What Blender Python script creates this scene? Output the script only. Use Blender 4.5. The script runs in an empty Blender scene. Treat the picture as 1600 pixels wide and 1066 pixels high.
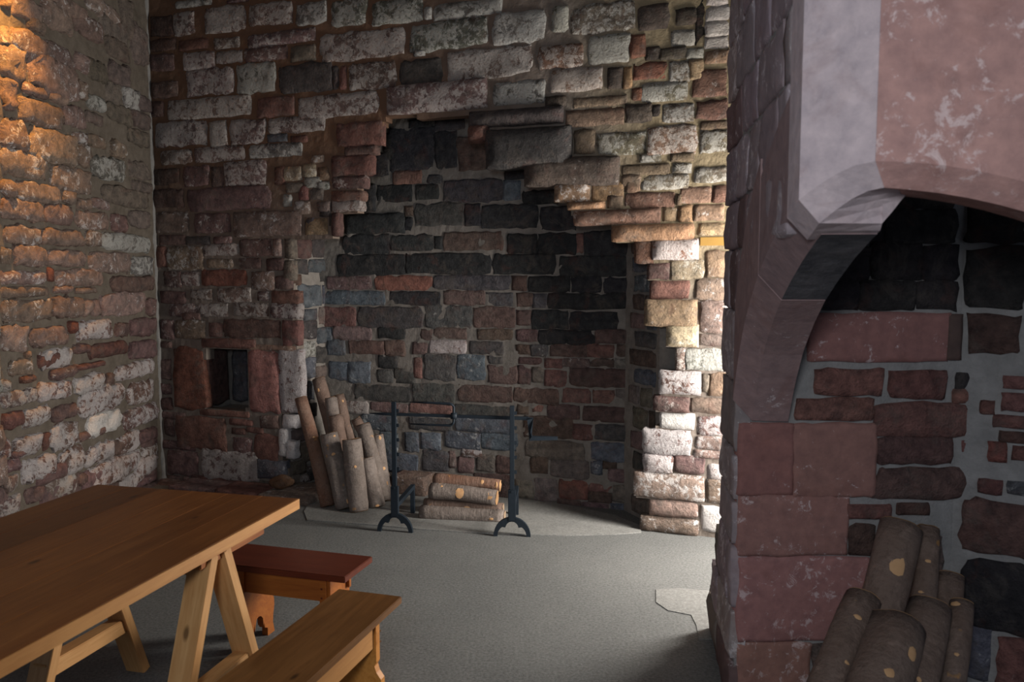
import bpy, bmesh, math, random
from mathutils import Vector, noise, Matrix
random.seed(7)
S = bpy.context.scene
COL = S.collection
R = math.radians
# ------------------------------------------------------------------ camera
H = 1.65; F = 1280.0
PITCH = math.atan(103 / F)
cam = bpy.data.cameras.new('camera'); camo = bpy.data.objects.new('camera', cam); COL.objects.link(camo)
camo.location = (0, 0, H); camo.rotation_euler = (math.pi / 2 - PITCH, 0, 0)
cam.sensor_width = 36; cam.lens = 36 * F / 1600; cam.clip_start = .05
cam.dof.use_dof = True; cam.dof.focus_distance = 5.2; cam.dof.aperture_fstop = 4.5
S.camera = camo
# ------------------------------------------------------------------ light
S.view_settings.view_transform = 'Standard'; S.view_settings.look = 'None'
S.view_settings.gamma = 1; S.view_settings.use_curve_mapping = False
S.view_settings.exposure = -0.08
w = bpy.data.worlds.new('world'); S.world = w; w.use_nodes = True
bg = w.node_tree.nodes['Background']; bg.inputs[0].default_value = (.62, .76, 1, 1); bg.inputs[1].default_value = .26
def area(name, loc, target, sx, sy, power, col):
    l = bpy.data.lights.new(name, 'AREA'); l.shape = 'RECTANGLE'; l.size = sx; l.size_y = sy; l.energy = power; l.color = col
    o = bpy.data.objects.new(name, l); COL.objects.link(o); o.location = loc
    o.rotation_euler = (Vector(target) - Vector(loc)).to_track_quat('-Z', 'Y').to_euler(); return o
area('main_light', (-.35, -.55, 2.15), (-.1, 5, 1.0), .5, .5, 47, (.84, .92, 1))  # unseen cool main source just behind and above the camera
area('doorway_daylight', (2.05, 4.32, 1.15), (.6, 5.0, .9), .5, 1.8, 175, (1, .97, .91))
sp = bpy.data.lights.new('wall_spotlight', 'SPOT'); sp.energy = 430; sp.color = (1, .47, .11); sp.spot_size = R(60); sp.spot_blend = 1; sp.shadow_soft_size = .03
spo = bpy.data.objects.new('wall_spotlight', sp); COL.objects.link(spo); spo.location = (-2.48, 4.45, 3.85)
spo.rotation_euler = (Vector((-2.90, 4.62, 3.0)) - spo.location).to_track_quat('-Z', 'Y').to_euler()

# ------------------------------------------------------------------ helpers
def ray(x, y):
    u = (x - 800) / F; v = (533 - y) / F
    c, s = math.cos(PITCH), math.sin(PITCH)
    return Vector((u, c + v * s, -s + v * c))
def at_z(x, y, z0=0):
    d = ray(x, y); t = (z0 - H) / d.z; return Vector((d.x * t, d.y * t, z0))
def at_y(x, y, Y):
    d = ray(x, y); t = Y / d.y; return Vector((d.x * t, Y, H + d.z * t))
class Plane:
    def __init__(s, p0, deg):
        s.p = Vector((p0[0], p0[1])); s.a = R(deg); s.u = Vector((math.cos(s.a), math.sin(s.a))); s.n = Vector((math.sin(s.a), -math.cos(s.a)))
    def hit(s, x, y):
        d = ray(x, y); k = d.x * s.n.x + d.y * s.n.y
        t = s.p.dot(s.n) / k
        q = Vector((d.x * t, d.y * t)) - s.p
        return q.dot(s.u), H + d.z * t
    def world(s, a, z, dep=0):            # dep > 0 = into the wall
        q = s.p + s.u * a - s.n * dep; return Vector((q.x, q.y, z))
def tag(o, label=None, cat=None, group=None, kind=None):
    if label: o['label'] = label
    if cat: o['category'] = cat
    if group: o['group'] = group
    if kind: o['kind'] = kind
    return o
def link(name, me, mat=None, parent=None):
    o = bpy.data.objects.new(name, me); COL.objects.link(o)
    if mat and me is not None: me.materials.append(mat)
    if parent: o.parent = parent
    return o
def mesh_of(verts, faces, smooth=False):
    me = bpy.data.meshes.new('mesh'); me.from_pydata([tuple(v) for v in verts], [], faces)
    if smooth: me.polygons.foreach_set('use_smooth', [True] * len(me.polygons))
    me.update(); return me
def empty(name, loc, rz=0):
    o = bpy.data.objects.new(name, None); COL.objects.link(o); o.location = loc; o.rotation_euler = (0, 0, rz); o.empty_display_size = .1; return o
def bm_done(bm, smooth=False):
    bmesh.ops.recalc_face_normals(bm, faces=bm.faces)
    me = bpy.data.meshes.new('mesh'); bm.to_mesh(me); bm.free()
    if smooth: me.polygons.foreach_set('use_smooth', [True] * len(me.polygons))
    return me
def box_bm(bm, a, b, bev=.003):
    t = bmesh.new(); bmesh.ops.create_cube(t, size=1)
    for v in t.verts: v.co = Vector([(a[i] + b[i]) / 2 + v.co[i] * (b[i] - a[i]) for i in range(3)])
    if bev: bmesh.ops.bevel(t, geom=t.edges[:], offset=bev, segments=2, affect='EDGES')
    m = bpy.data.meshes.new('t'); t.to_mesh(m); t.free(); bm.from_mesh(m); bpy.data.meshes.remove(m)
def box(name, a, b, mat, parent, bev=.003):
    bm = bmesh.new(); box_bm(bm, a, b, bev); return link(name, bm_done(bm), mat, parent)
def prism(pts, axis, t0, t1):
    """extrude a 2D outline (list of pairs); axis 'x': pts are (y,z); 'y': pts are (x,z); 'z': (x,y)"""
    bm = bmesh.new()
    def P(p, t): return {'x': (t, p[0], p[1]), 'y': (p[0], t, p[1]), 'z': (p[0], p[1], t)}[axis]
    A = [bm.verts.new(P(p, t0)) for p in pts]; B = [bm.verts.new(P(p, t1)) for p in pts]
    n = len(pts)
    for i in range(n): bm.faces.new((A[i], A[(i + 1) % n], B[(i + 1) % n], B[i]))
    for L in (A, B):
        es = [bm.edges.get((L[i], L[(i + 1) % n])) for i in range(n)]
        bmesh.ops.triangle_fill(bm, edges=es, use_beauty=True)
    return bm
# ------------------------------------------------------------------ materials
def nodes(name):
    m = bpy.data.materials.new(name); m.use_nodes = True; nt = m.node_tree; b = nt.nodes['Principled BSDF']
    def N(t, **k):
        n = nt.nodes.new(t)
        for a, v in k.items():
            if a.startswith('i_'):
                key = a[2:]; key = int(key) if key.isdigit() else key.replace('_', ' ')
                n.inputs[key].default_value = v
            else: setattr(n, a, v)
        return n
    return m, nt, b, N, nt.links.new
def noise_n(N, L, vec, scale, detail=8, rough=.6, dist=0):
    n = N('ShaderNodeTexNoise'); n.inputs['Scale'].default_value = scale; n.inputs['Detail'].default_value = detail
    n.inputs['Roughness'].default_value = rough; n.inputs['Distortion'].default_value = dist; L(vec, n.inputs['Vector']); return n.outputs['Fac']
def mrange(N, L, f, a, b, c=0, d=1):
    n = N('ShaderNodeMapRange'); n.inputs[1].default_value = a; n.inputs[2].default_value = b; n.inputs[3].default_value = c; n.inputs[4].default_value = d
    L(f, n.inputs[0]); return n.outputs[0]
def mix(N, L, f, a, b, mode='MIX'):
    n = N('ShaderNodeMix', data_type='RGBA', blend_type=mode)
    for sock, v in ((0, f), (6, a), (7, b)):
        if isinstance(v, (int, float)): n.inputs[sock].default_value = v
        elif isinstance(v, tuple): n.inputs[sock].default_value = (*v, 1)
        else: L(v, n.inputs[sock])
    return n.outputs[2]
def bumpn(N, L, b, h, strength, dist):
    n = N('ShaderNodeBump'); n.inputs['Strength'].default_value = strength; n.inputs['Distance'].default_value = dist
    L(h, n.inputs['Height']); L(n.outputs[0], b.inputs['Normal'])
def math_n(N, L, op, a, b):
    n = N('ShaderNodeMath', operation=op)
    for i, v in enumerate((a, b)):
        if isinstance(v, (int, float)): n.inputs[i].default_value = v
        else: L(v, n.inputs[i])
    return n.outputs[0]
def stone_mat(name, lime=(.56, .53, .49), bump=1.0, pit=.7, smooth=False):
    m, nt, b, N, L = nodes(name)
    pos = N('ShaderNodeNewGeometry').outputs['Position']; oi = N('ShaderNodeObjectInfo')
    big = noise_n(N, L, pos, 5, 4); mid = noise_n(N, L, pos, 19, 9, .65); fine = noise_n(N, L, pos, 70, 8, .7)
    base = mix(N, L, 1.0, oi.outputs['Color'], mix(N, L, mrange(N, L, mid, .3, .7), (.5, .5, .52) if not smooth else (.78, .78, .8), (1.5, 1.42, 1.36) if not smooth else (1.16, 1.14, 1.12)), 'MULTIPLY')
    red = mix(N, L, mrange(N, L, noise_n(N, L, pos, 8, 5, .6, .6), .55, .72, 0, .3), base, (.19, .075, .055))
    dk = mix(N, L, mrange(N, L, noise_n(N, L, pos, 13, 8, .7, .3), .56, .72, 0, .2 if smooth else .65), red, (.05, .045, .045))
    # lime wash left on the stone: more where the object's alpha is higher
    th = mrange(N, L, oi.outputs['Alpha'], 0, 1, .74, .36)
    f = noise_n(N, L, pos, 21, 10, .78, .5)
    f2 = math_n(N, L, 'ADD', math_n(N, L, 'MULTIPLY', f, .72), math_n(N, L, 'MULTIPLY', big, .28))
    d = math_n(N, L, 'SUBTRACT', f2, th)
    k = mrange(N, L, d, -.008, .03, 0, .92)
    lm = mix(N, L, mrange(N, L, fine, .3, .7), tuple(c * .62 for c in lime), lime)
    lm = mix(N, L, .30, lm, mix(N, L, 1.0, oi.outputs['Color'], (2.4, 2.4, 2.4), 'MULTIPLY'))
    full = mix(N, L, k, dk, lm)
    # lime mortar smeared over parts of the face
    sm_ = mrange(N, L, noise_n(N, L, pos, 6.5, 9, .72, .8), .52, .62, 0, .0 if smooth else .4)
    L(mix(N, L, sm_, full, (.15, .122, .103)), b.inputs['Base Color'])
    b.inputs['Roughness'].default_value = .92; b.inputs['Specular IOR Level'].default_value = .2
    hh = math_n(N, L, 'ADD', math_n(N, L, 'MULTIPLY', mid, 1.2), math_n(N, L, 'MULTIPLY', fine, pit))
    bumpn(N, L, b, hh, bump, .03 if not smooth else .006)
    return m
M_STONE = stone_mat('rough_stone')
M_WHITE = stone_mat('whitewashed_stone', lime=(.68, .67, .67))
M_ASH = stone_mat('smooth_ashlar', lime=(.56, .50, .49), bump=.45, smooth=True)
def mortar_mat(name, a, c, warm=None):
    m, nt, b, N, L = nodes(name)
    pos = N('ShaderNodeNewGeometry').outputs['Position']
    mid = noise_n(N, L, pos, 12, 8, .65); fine = noise_n(N, L, pos, 90, 8, .7)
    base = mix(N, L, mrange(N, L, mid, .32, .68), a, c)
    if warm:
        sep = N('ShaderNodeSeparateXYZ'); L(pos, sep.inputs[0])
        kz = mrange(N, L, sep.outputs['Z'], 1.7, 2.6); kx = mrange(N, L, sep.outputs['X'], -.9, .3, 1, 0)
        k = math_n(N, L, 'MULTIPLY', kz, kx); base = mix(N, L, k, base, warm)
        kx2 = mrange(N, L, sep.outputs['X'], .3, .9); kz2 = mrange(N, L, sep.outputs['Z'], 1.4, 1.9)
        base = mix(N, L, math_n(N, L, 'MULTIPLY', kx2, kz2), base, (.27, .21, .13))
    L(base, b.inputs['Base Color']); b.inputs['Roughness'].default_value = .95; b.inputs['Specular IOR Level'].default_value = .15
    bumpn(N, L, b, math_n(N, L, 'ADD', math_n(N, L, 'MULTIPLY', mid, 1.5), math_n(N, L, 'MULTIPLY', fine, .35)), .7, .015)
    return m
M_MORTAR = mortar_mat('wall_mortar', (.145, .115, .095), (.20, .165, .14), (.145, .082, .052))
M_MORTL = mortar_mat('left_wall_mortar', (.09, .072, .056), (.14, .115, .092))
M_MORTR = mortar_mat('hearth_mortar', (.145, .128, .112), (.225, .198, .175))
M_MORTF = mortar_mat('grey_mortar', (.21, .195, .185), (.31, .285, .27))
M_SEAM = mortar_mat('pale_mortar', (.16, .15, .14), (.23, .215, .20))
def floor_mat(name, a, c, dark=.5):
    m, nt, b, N, L = nodes(name)
    pos = N('ShaderNodeNewGeometry').outputs['Position']
    big = noise_n(N, L, pos, 1.3, 6, .6, .4); mid = noise_n(N, L, pos, 9, 8, .6); fine = noise_n(N, L, pos, 75, 6, .85)
    base = mix(N, L, mrange(N, L, big, .35, .65), a, c)
    base = mix(N, L, mrange(N, L, mid, .35, .7, 0, .35), base, tuple(x * .6 for x in a))
    sp_ = noise_n(N, L, pos, 45, 3, .5)
    base = mix(N, L, mrange(N, L, fine, .3, .7, 0, 1), mix(N, L, .5, base, (.02, .02, .02)), mix(N, L, .35, base, (.5, .5, .48)))
    base = mix(N, L, mrange(N, L, sp_, .76, .80, 0, .7), base, (.55, .55, .55))
    L(base, b.inputs['Base Color']); b.inputs['Roughness'].default_value = .72; b.inputs['Specular IOR Level'].default_value = .35
    bumpn(N, L, b, math_n(N, L, 'ADD', math_n(N, L, 'MULTIPLY', mid, 1), math_n(N, L, 'MULTIPLY', fine, .5)), .35, .006)
    return m
M_FLOOR = floor_mat('worn_concrete', (.052, .050, .047), (.098, .094, .087))
M_HEARTH = floor_mat('hearth_screed', (.15, .143, .13), (.29, .27, .245))
M_PATCH = floor_mat('smooth_cement', (.15, .14, .127), (.19, .178, .162))
def wood_mat(name, c1, c2, c3, rough=.42, scale=1.0, plankvar=.25):
    m, nt, b, N, L = nodes(name)
    tc = N('ShaderNodeTexCoord').outputs['Object']; oi = N('ShaderNodeObjectInfo')
    ad = N('ShaderNodeVectorMath', operation='ADD'); L(tc, ad.inputs[0])
    cb = N('ShaderNodeCombineXYZ'); r50 = math_n(N, L, 'MULTIPLY', oi.outputs['Random'], 40); L(r50, cb.inputs[0]); L(r50, cb.inputs[1]); L(r50, cb.inputs[2]); L(cb.outputs[0], ad.inputs[1])
    mp = N('ShaderNodeMapping'); mp.inputs['Scale'].default_value = (1.2 * scale, 16 * scale, 16 * scale); L(ad.outputs[0], mp.inputs['Vector'])
    g = noise_n(N, L, mp.outputs[0], 1.6, 5, .55, 1.2); g2 = noise_n(N, L, mp.outputs[0], 8, 4, .6, .5)
    blot = noise_n(N, L, ad.outputs[0], 3, 4)
    base = mix(N, L, mrange(N, L, g, .35, .66), c1, c2)
    base = mix(N, L, mrange(N, L, g2, .5, .75, 0, .5), base, c3)
    base = mix(N, L, mrange(N, L, blot, .45, .7, 0, .35), base, c3)
    vm = N('ShaderNodeTexVoronoi'); mp2 = N('ShaderNodeMapping'); mp2.inputs['Scale'].default_value = (2.2, 5, 5); L(ad.outputs[0], mp2.inputs['Vector']); L(mp2.outputs[0], vm.inputs['Vector']); vm.inputs['Scale'].default_value = 1.6
    base = mix(N, L, mrange(N, L, vm.outputs['Distance'], .05, .11, .8, 0), base, tuple(x * .25 for x in c3))
    var = mrange(N, L, oi.outputs['Random'], 0, 1, 1 - plankvar, 1 + plankvar)
    vv = N('ShaderNodeCombineXYZ'); [L(var, vv.inputs[i]) for i in range(3)]
    base = mix(N, L, 1.0, base, vv.outputs[0], 'MULTIPLY')
    L(base, b.inputs['Base Color']); b.inputs['Roughness'].default_value = rough; b.inputs['Specular IOR Level'].default_value = .3
    bumpn(N, L, b, g2, .15, .003)
    return m
M_TABLE = wood_mat('stained_pine', (.15, .048, .011), (.21, .075, .019), (.085, .026, .007), .36)
M_EDGE = wood_mat('varnished_pine_edge', (.43, .19, .06), (.53, .26, .085), (.34, .145, .042), .5, plankvar=.1)
M_PALE = wood_mat('pale_pine', (.47, .235, .085), (.58, .32, .13), (.36, .155, .045), .5, plankvar=.08)
M_RED = wood_mat('red_mahogany_stain', (.085, .017, .008), (.12, .026, .011), (.05, .01, .005), .33, plankvar=.05)
M_REDL = wood_mat('orange_stained_pine', (.26, .075, .014), (.34, .11, .02), (.15, .038, .008), .42, plankvar=.1)
M_BENCH = wood_mat('brown_stained_pine', (.14, .058, .016), (.20, .085, .025), (.075, .028, .008), .38, plankvar=.05)
M_BLEG = wood_mat('honey_pine', (.46, .18, .035), (.56, .24, .055), (.33, .11, .02), .45, plankvar=.1)
def iron_mat():
    m, nt, b, N, L = nodes('black_wrought_iron'); pos = N('ShaderNodeNewGeometry').outputs['Position']
    n = noise_n(N, L, pos, 60, 6); L(mix(N, L, n, (.006, .010, .015), (.014, .02, .028)), b.inputs['Base Color'])
    b.inputs['Roughness'].default_value = .6; b.inputs['Specular IOR Level'].default_value = .25; bumpn(N, L, b, n, .3, .003); return m
M_IRON = iron_mat()
def bark_mat(name, a, c, light):
    m, nt, b, N, L = nodes(name); tc = N('ShaderNodeTexCoord').outputs['Object']
    oi = N('ShaderNodeObjectInfo'); ad = N('ShaderNodeVectorMath', operation='ADD'); L(tc, ad.inputs[0]); L(oi.outputs['Location'], ad.inputs[1])
    v = ad.outputs[0]
    n1 = noise_n(N, L, v, 7, 8, .65); n2 = noise_n(N, L, v, 40, 8, .7)
    base = mix(N, L, mrange(N, L, n1, .35, .65), a, c); base = mix(N, L, mrange(N, L, n2, .5, .75, 0, .6), base, tuple(x * .3 for x in a))
    base = mix(N, L, mrange(N, L, noise_n(N, L, v, 22, 6, .7, .5), .55, .68, 0, .55), base, tuple(x * 1.5 for x in c))
    base = mix(N, L, mrange(N, L, noise_n(N, L, v, 15, 3, .4), .70, .74, 0, .8), base, light)
    L(base, b.inputs['Base Color']); b.inputs['Roughness'].default_value = .85
    mp = N('ShaderNodeMapping'); mp.inputs['Scale'].default_value = (4, 4, 26); L(v, mp.inputs['Vector'])
    r = noise_n(N, L, mp.outputs[0], 2, 4)
    bumpn(N, L, b, math_n(N, L, 'ADD', n2, math_n(N, L, 'MULTIPLY', r, .6)), .9, .012); return m
M_BARK = bark_mat('grey_brown_bark', (.15, .115, .095), (.22, .175, .15), (.42, .22, .09))
M_BARKR = bark_mat('red_brown_bark', (.16, .075, .045), (.20, .12, .085), (.35, .16, .06))
M_BARKD = bark_mat('dark_brown_bark', (.145, .088, .064), (.195, .130, .10), (.45, .22, .07))
def cut_mat(name, a, c):
    m, nt, b, N, L = nodes(name); tc = N('ShaderNodeTexCoord').outputs['Object']
    n1 = noise_n(N, L, tc, 40, 6, .6); L(mix(N, L, n1, a, c), b.inputs['Base Color']); b.inputs['Roughness'].default_value = .8; return m
M_CUT = cut_mat('fresh_cut_wood', (.46, .235, .10), (.58, .34, .17))
M_CUTG = cut_mat('weathered_cut_wood', (.22, .15, .10), (.33, .22, .14))
M_OCHRE = cut_mat('ochre_slot', (.28, .15, .03), (.34, .19, .04))
M_SOOT = mortar_mat('sooted_stone', (.055, .055, .06), (.17, .155, .16))
M_VOID = cut_mat('sooty_black', (.012, .011, .011), (.02, .018, .018))
M_PLASTER = mortar_mat('ceiling_plaster', (.13, .11, .09), (.17, .15, .12))
# ------------------------------------------------------------------ stones
COLR = {'W': (.165, .115, .105, .70), 'G': (.15, .145, .13, .74), 'D': (.076, .068, .068, .34), 'P': (.165, .105, .098, .42),
        'R': (.165, .085, .072, .32), 'B': (.10, .065, .055, .15), 'S': (.033, .031, .032, .05), 'U': (.108, .116, .13, .42),
        'Y': (.36, .30, .215, .5), 'O': (.27, .185, .13, .4), 'Q': (.16, .13, .112, .22), 'V': (.42, .36, .34, .98), 'A': (.30, .145, .125, .46),
        'X': (.105, .064, .056, .18), 'Z': (.185, .08, .06, .22), 'L': (.24, .175, .145, .50), 'N': (.165, .10, .085, .74), 'H': (.30, .235, .24, .5)}
def stone_mesh(w, h, d, seed, rough=.009, sq=.055, jit=.095, embed=.05, skew=0, cell=.035):
    nx = max(3, min(12, round(w / cell))); nz = max(3, min(8, round(h / cell)))
    V = []; Fc = []; o = Vector((seed * 3.71 % 97, seed * 1.37 % 89, seed * .77 % 83))
    mn = min(w, h)
    def pt(u, v, dep):
        x = u * math.sqrt(1 - sq * v * v * 1.6); z = v * math.sqrt(1 - sq * u * u * 2.2 * 1.0)
        n1 = noise.noise(o + Vector((u * 1.7 * w / mn, v * 1.7, 0))); n2 = noise.noise(o + Vector((u * 1.7 * w / mn, v * 1.7, 9)))
        n1 += .45 * noise.noise(o + Vector((u * 4.5 * w / mn, v * 4.5, 4))); n2 += .45 * noise.noise(o + Vector((u * 4.5 * w / mn, v * 4.5, 14)))
        return Vector((x * w / 2 + n1 * mn * jit + skew * z * h / 2, dep, z * h / 2 + n2 * mn * jit))
    for j in range(nz + 1):
        for i in range(nx + 1):
            u = -1 + 2 * i / nx; v = -1 + 2 * j / nz
            # pack the outer cells towards the rim for a rounded arris
            uu = math.copysign(1 - (1 - abs(u)) ** 1.75, u); vv = math.copysign(1 - (1 - abs(v)) ** 1.75, v)
            e = max(abs(uu), abs(vv)); prof = 1 - e ** 8 * .6
            p = pt(uu, vv, 0)
            q = Vector((p.x * 9, p.z * 9, 0)) + o
            r = noise.noise(q) * rough * 1.5 + noise.noise(q * 2.9) * rough
            p.y = -(d * prof + r * (1 - .3 * e))
            V.append(p)
    n1 = nx + 1
    for j in range(nz):
        for i in range(nx):
            a = j * n1 + i; Fc.append((a, a + 1, a + n1 + 1, a + n1))
    rim = [i for i in range(nx)] + [nx + j * n1 for j in range(nz)] + [nz * n1 + nx - i for i in range(nx)] + [(nz - j) * n1 for j in range(nz)]
    base = len(V)
    for r_ in rim:
        p = V[r_].copy(); V.append(Vector((p.x * 1.015, embed, p.z * 1.015)))
    k = len(rim)
    for i in range(k):
        a, b = rim[i], rim[(i + 1) % k]; Fc.append((b, a, base + i, base + (i + 1) % k))
    return mesh_of(V, Fc, True)
_sid = [0]
def put_stone(plane, root, s0, z0, s1, z1, code, d=.013, mat=None, rough=.008, dep=0, name='stone', **k):
    """a stone of its own, centred on the given rectangle of the wall plane; root is the wall or thing it belongs to"""
    _sid[0] += 1; sid = _sid[0]
    rnd = random.Random(sid)
    w_, h_ = abs(s1 - s0), abs(z1 - z0)
    g = k.pop('grow', .010); tint = k.pop('tint', None)
    me = stone_mesh(max(w_ + g, .02), max(h_ + g, .015), d * rnd.uniform(.75, 1.3), sid, rough, **k)
    o = link(name, me, mat or (M_WHITE if code in 'NVL' else M_STONE), root)
    c = plane.world((s0 + s1) / 2, (z0 + z1) / 2, dep)
    rr = root.rotation_euler.z
    rel = c - root.location
    ca, sa = math.cos(-rr), math.sin(-rr)
    o.location = (rel.x * ca - rel.y * sa, rel.x * sa + rel.y * ca, rel.z)
    o.rotation_euler = (0, rnd.uniform(-.012, .012), plane.a - rr)
    q = COLR[code]; v = rnd.uniform(.82, 1.2)
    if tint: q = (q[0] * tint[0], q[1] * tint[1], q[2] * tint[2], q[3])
    o.color = (q[0] * v, q[1] * v * rnd.uniform(.95, 1.05), q[2] * v * rnd.uniform(.93, 1.05), max(0, min(1, q[3] + rnd.uniform(-.10, .08))))
    return o
def stones_px(plane, root, text, **kw):
    for line in text.replace('\n', ';').split(';'):
        t = line.split()
        if len(t) < 5: continue
        x0, y0, x1, y1 = map(float, t[:4]); xc, yc = (x0 + x1) / 2, (y0 + y1) / 2
        s0, _ = plane.hit(x0, yc); s1, _ = plane.hit(x1, yc)
        _, z0 = plane.hit(xc, y1); _, z1 = plane.hit(xc, y0)
        k = dict(kw)
        for e in t[5:]:
            if e[0] == 'd': k['d'] = float(e[1:])
            if e[0] == 'k': k['skew'] = float(e[1:])
            if e[0] == 'p': k['dep'] = float(e[1:])
            if e[0] == 'q': k['sq'] = float(e[1:]); k['jit'] = .04
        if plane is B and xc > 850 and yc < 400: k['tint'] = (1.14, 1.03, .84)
        put_stone(plane, root, s0, z0, s1, z1, t[4], **k)
def inside(x, y, poly):
    c = False; n = len(poly); j = n - 1
    for i in range(n):
        xi, yi = poly[i]; xj, yj = poly[j]
        if (yi > y) != (yj > y) and x < (xj - xi) * (y - yi) / (yj - yi) + xi: c = not c
        j = i
    return c
def wall_slab(plane, s0, s1, z0, z1, holes, thick, mat, name, cell=.03, amp=.006, parent=None, edge_depth=None):
    """rough mortar face on a fine grid, with holes cut cleanly and their reveals, and a back"""
    nx = round((s1 - s0) / cell); nz = round((z1 - z0) / cell); V = []; ids = {}
    Fc = []
    def vid(i, j, k):
        key = (i, j, k)
        if key not in ids:
            s = s0 + (s1 - s0) * i / nx; z = z0 + (z1 - z0) * j / nz
            n = noise.noise(Vector((s * 7, z * 7, 3))) * amp + noise.noise(Vector((s * 23, z * 23, 5))) * amp * .6
            ids[key] = len(V); V.append((s, -n if k == 0 else thick, z))
        return ids[key]
    keep = {}
    for i in range(nx):
        for j in range(nz):
            s = s0 + (s1 - s0) * (i + .5) / nx; z = z0 + (z1 - z0) * (j + .5) / nz
            keep[i, j] = not any(inside(s, z, h) for h in holes)
    for (i, j), kp in keep.items():
        if not kp: continue
        Fc.append((vid(i, j, 0), vid(i + 1, j, 0), vid(i + 1, j + 1, 0), vid(i, j + 1, 0)))
        Fc.append((vid(i, j + 1, 1), vid(i + 1, j + 1, 1), vid(i + 1, j, 1), vid(i, j, 1)))
        for di, dj, a, b in ((-1, 0, (0, 0), (0, 1)), (1, 0, (1, 1), (1, 0)), (0, -1, (1, 0), (0, 0)), (0, 1, (0, 1), (1, 1))):
            if not keep.get((i + di, j + dj), False):
                A = (i + a[0], j + a[1]); B = (i + b[0], j + b[1])
                Fc.append((vid(*A, 0), vid(*B, 0), vid(*B, 1), vid(*A, 1)))
    me = mesh_of(V, Fc); o = link(name, me, mat, parent)
    o.location = (plane.p.x, plane.p.y, 0); o.rotation_euler = (0, 0, plane.a)
    return o
# ================================================================== room shell
B = Plane(at_z(1040, 832), -20.2)                     # back wall face
corner_s = B.hit(247, 500)[0]
C0 = B.world(corner_s, 0)
LW = Plane((C0.x, C0.y), 90 - 2.2)                    # left wall face, runs towards the camera (u points to the corner)
FP = Plane((.832, 3.0), 0)                            # far jamb of the arched fireplace, square to the view
p1 = lambda Y: .424 + .1359 * Y                       # face of the right-hand wall
zC = 4.25
fl = mesh_of([(-4.6, -3, 0), (4.2, -3, 0), (4.2, 8, 0), (-4.6, 8, 0), (-4.6, -3, -.1), (4.2, -3, -.1), (4.2, 8, -.1), (-4.6, 8, -.1)], [(0, 1, 2, 3), (7, 6, 5, 4), (0, 4, 5, 1), (1, 5, 6, 2), (2, 6, 7, 3), (3, 7, 4, 0)])
floor = tag(link('floor', fl, M_FLOOR), kind='structure')
ce = mesh_of([(-4.6, -3, zC), (4.2, -3, zC), (4.2, 8, zC), (-4.6, 8, zC), (-4.6, -3, zC + .1), (4.2, -3, zC + .1), (4.2, 8, zC + .1), (-4.6, 8, zC + .1)], [(3, 2, 1, 0), (4, 5, 6, 7), (0, 1, 5, 4), (1, 2, 6, 5), (2, 3, 7, 6), (3, 0, 4, 7)])
tag(link('ceiling', ce, M_PLASTER), kind='structure')
# opening outline of the ruined fireplace in the back wall (traced on the wall face)
OPEN = [(487, 860), (466, 770), (444, 720), (441, 650), (460, 640), (462, 545), (456, 500), (460, 470), (448, 440), (447, 374), (518, 371), (516, 333), (556, 330), (560, 275), (574, 240), (586, 200),
        (612, 182), (735, 184), (742, 215), (765, 225), (765, 266), (822, 262), (824, 291), (868, 290), (872, 313), (890, 316), (898, 350), (957, 349), (963, 376), (992, 376), (1004, 398), (1014, 412), (1016, 440),
        (1034, 466), (1008, 472), (1010, 506), (1042, 508), (1044, 541), (1056, 545), (1058, 578), (1030, 580), (1030, 615), (1024, 642), (1032, 648), (1031, 669), (1006, 672), (1005, 740), (992, 744), (992, 778), (1014, 782), (1014, 806), (1001, 810), (1003, 860)]
hole = [B.hit(*p) for p in OPEN]; hole[0] = (hole[0][0], -.2); hole[-1] = (hole[-1][0], -.2)
NICHE = [(320, 546), (388, 550), (387, 640), (322, 638)]
nh = [B.hit(*p) for p in NICHE]
sR = B.hit(1137, 500)[0] + 1.9
wall_b = tag(wall_slab(B, corner_s - .1, sR, 0, zC, [hole, nh], .09, M_MORTAR, 'wall_back'), kind='structure')
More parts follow.
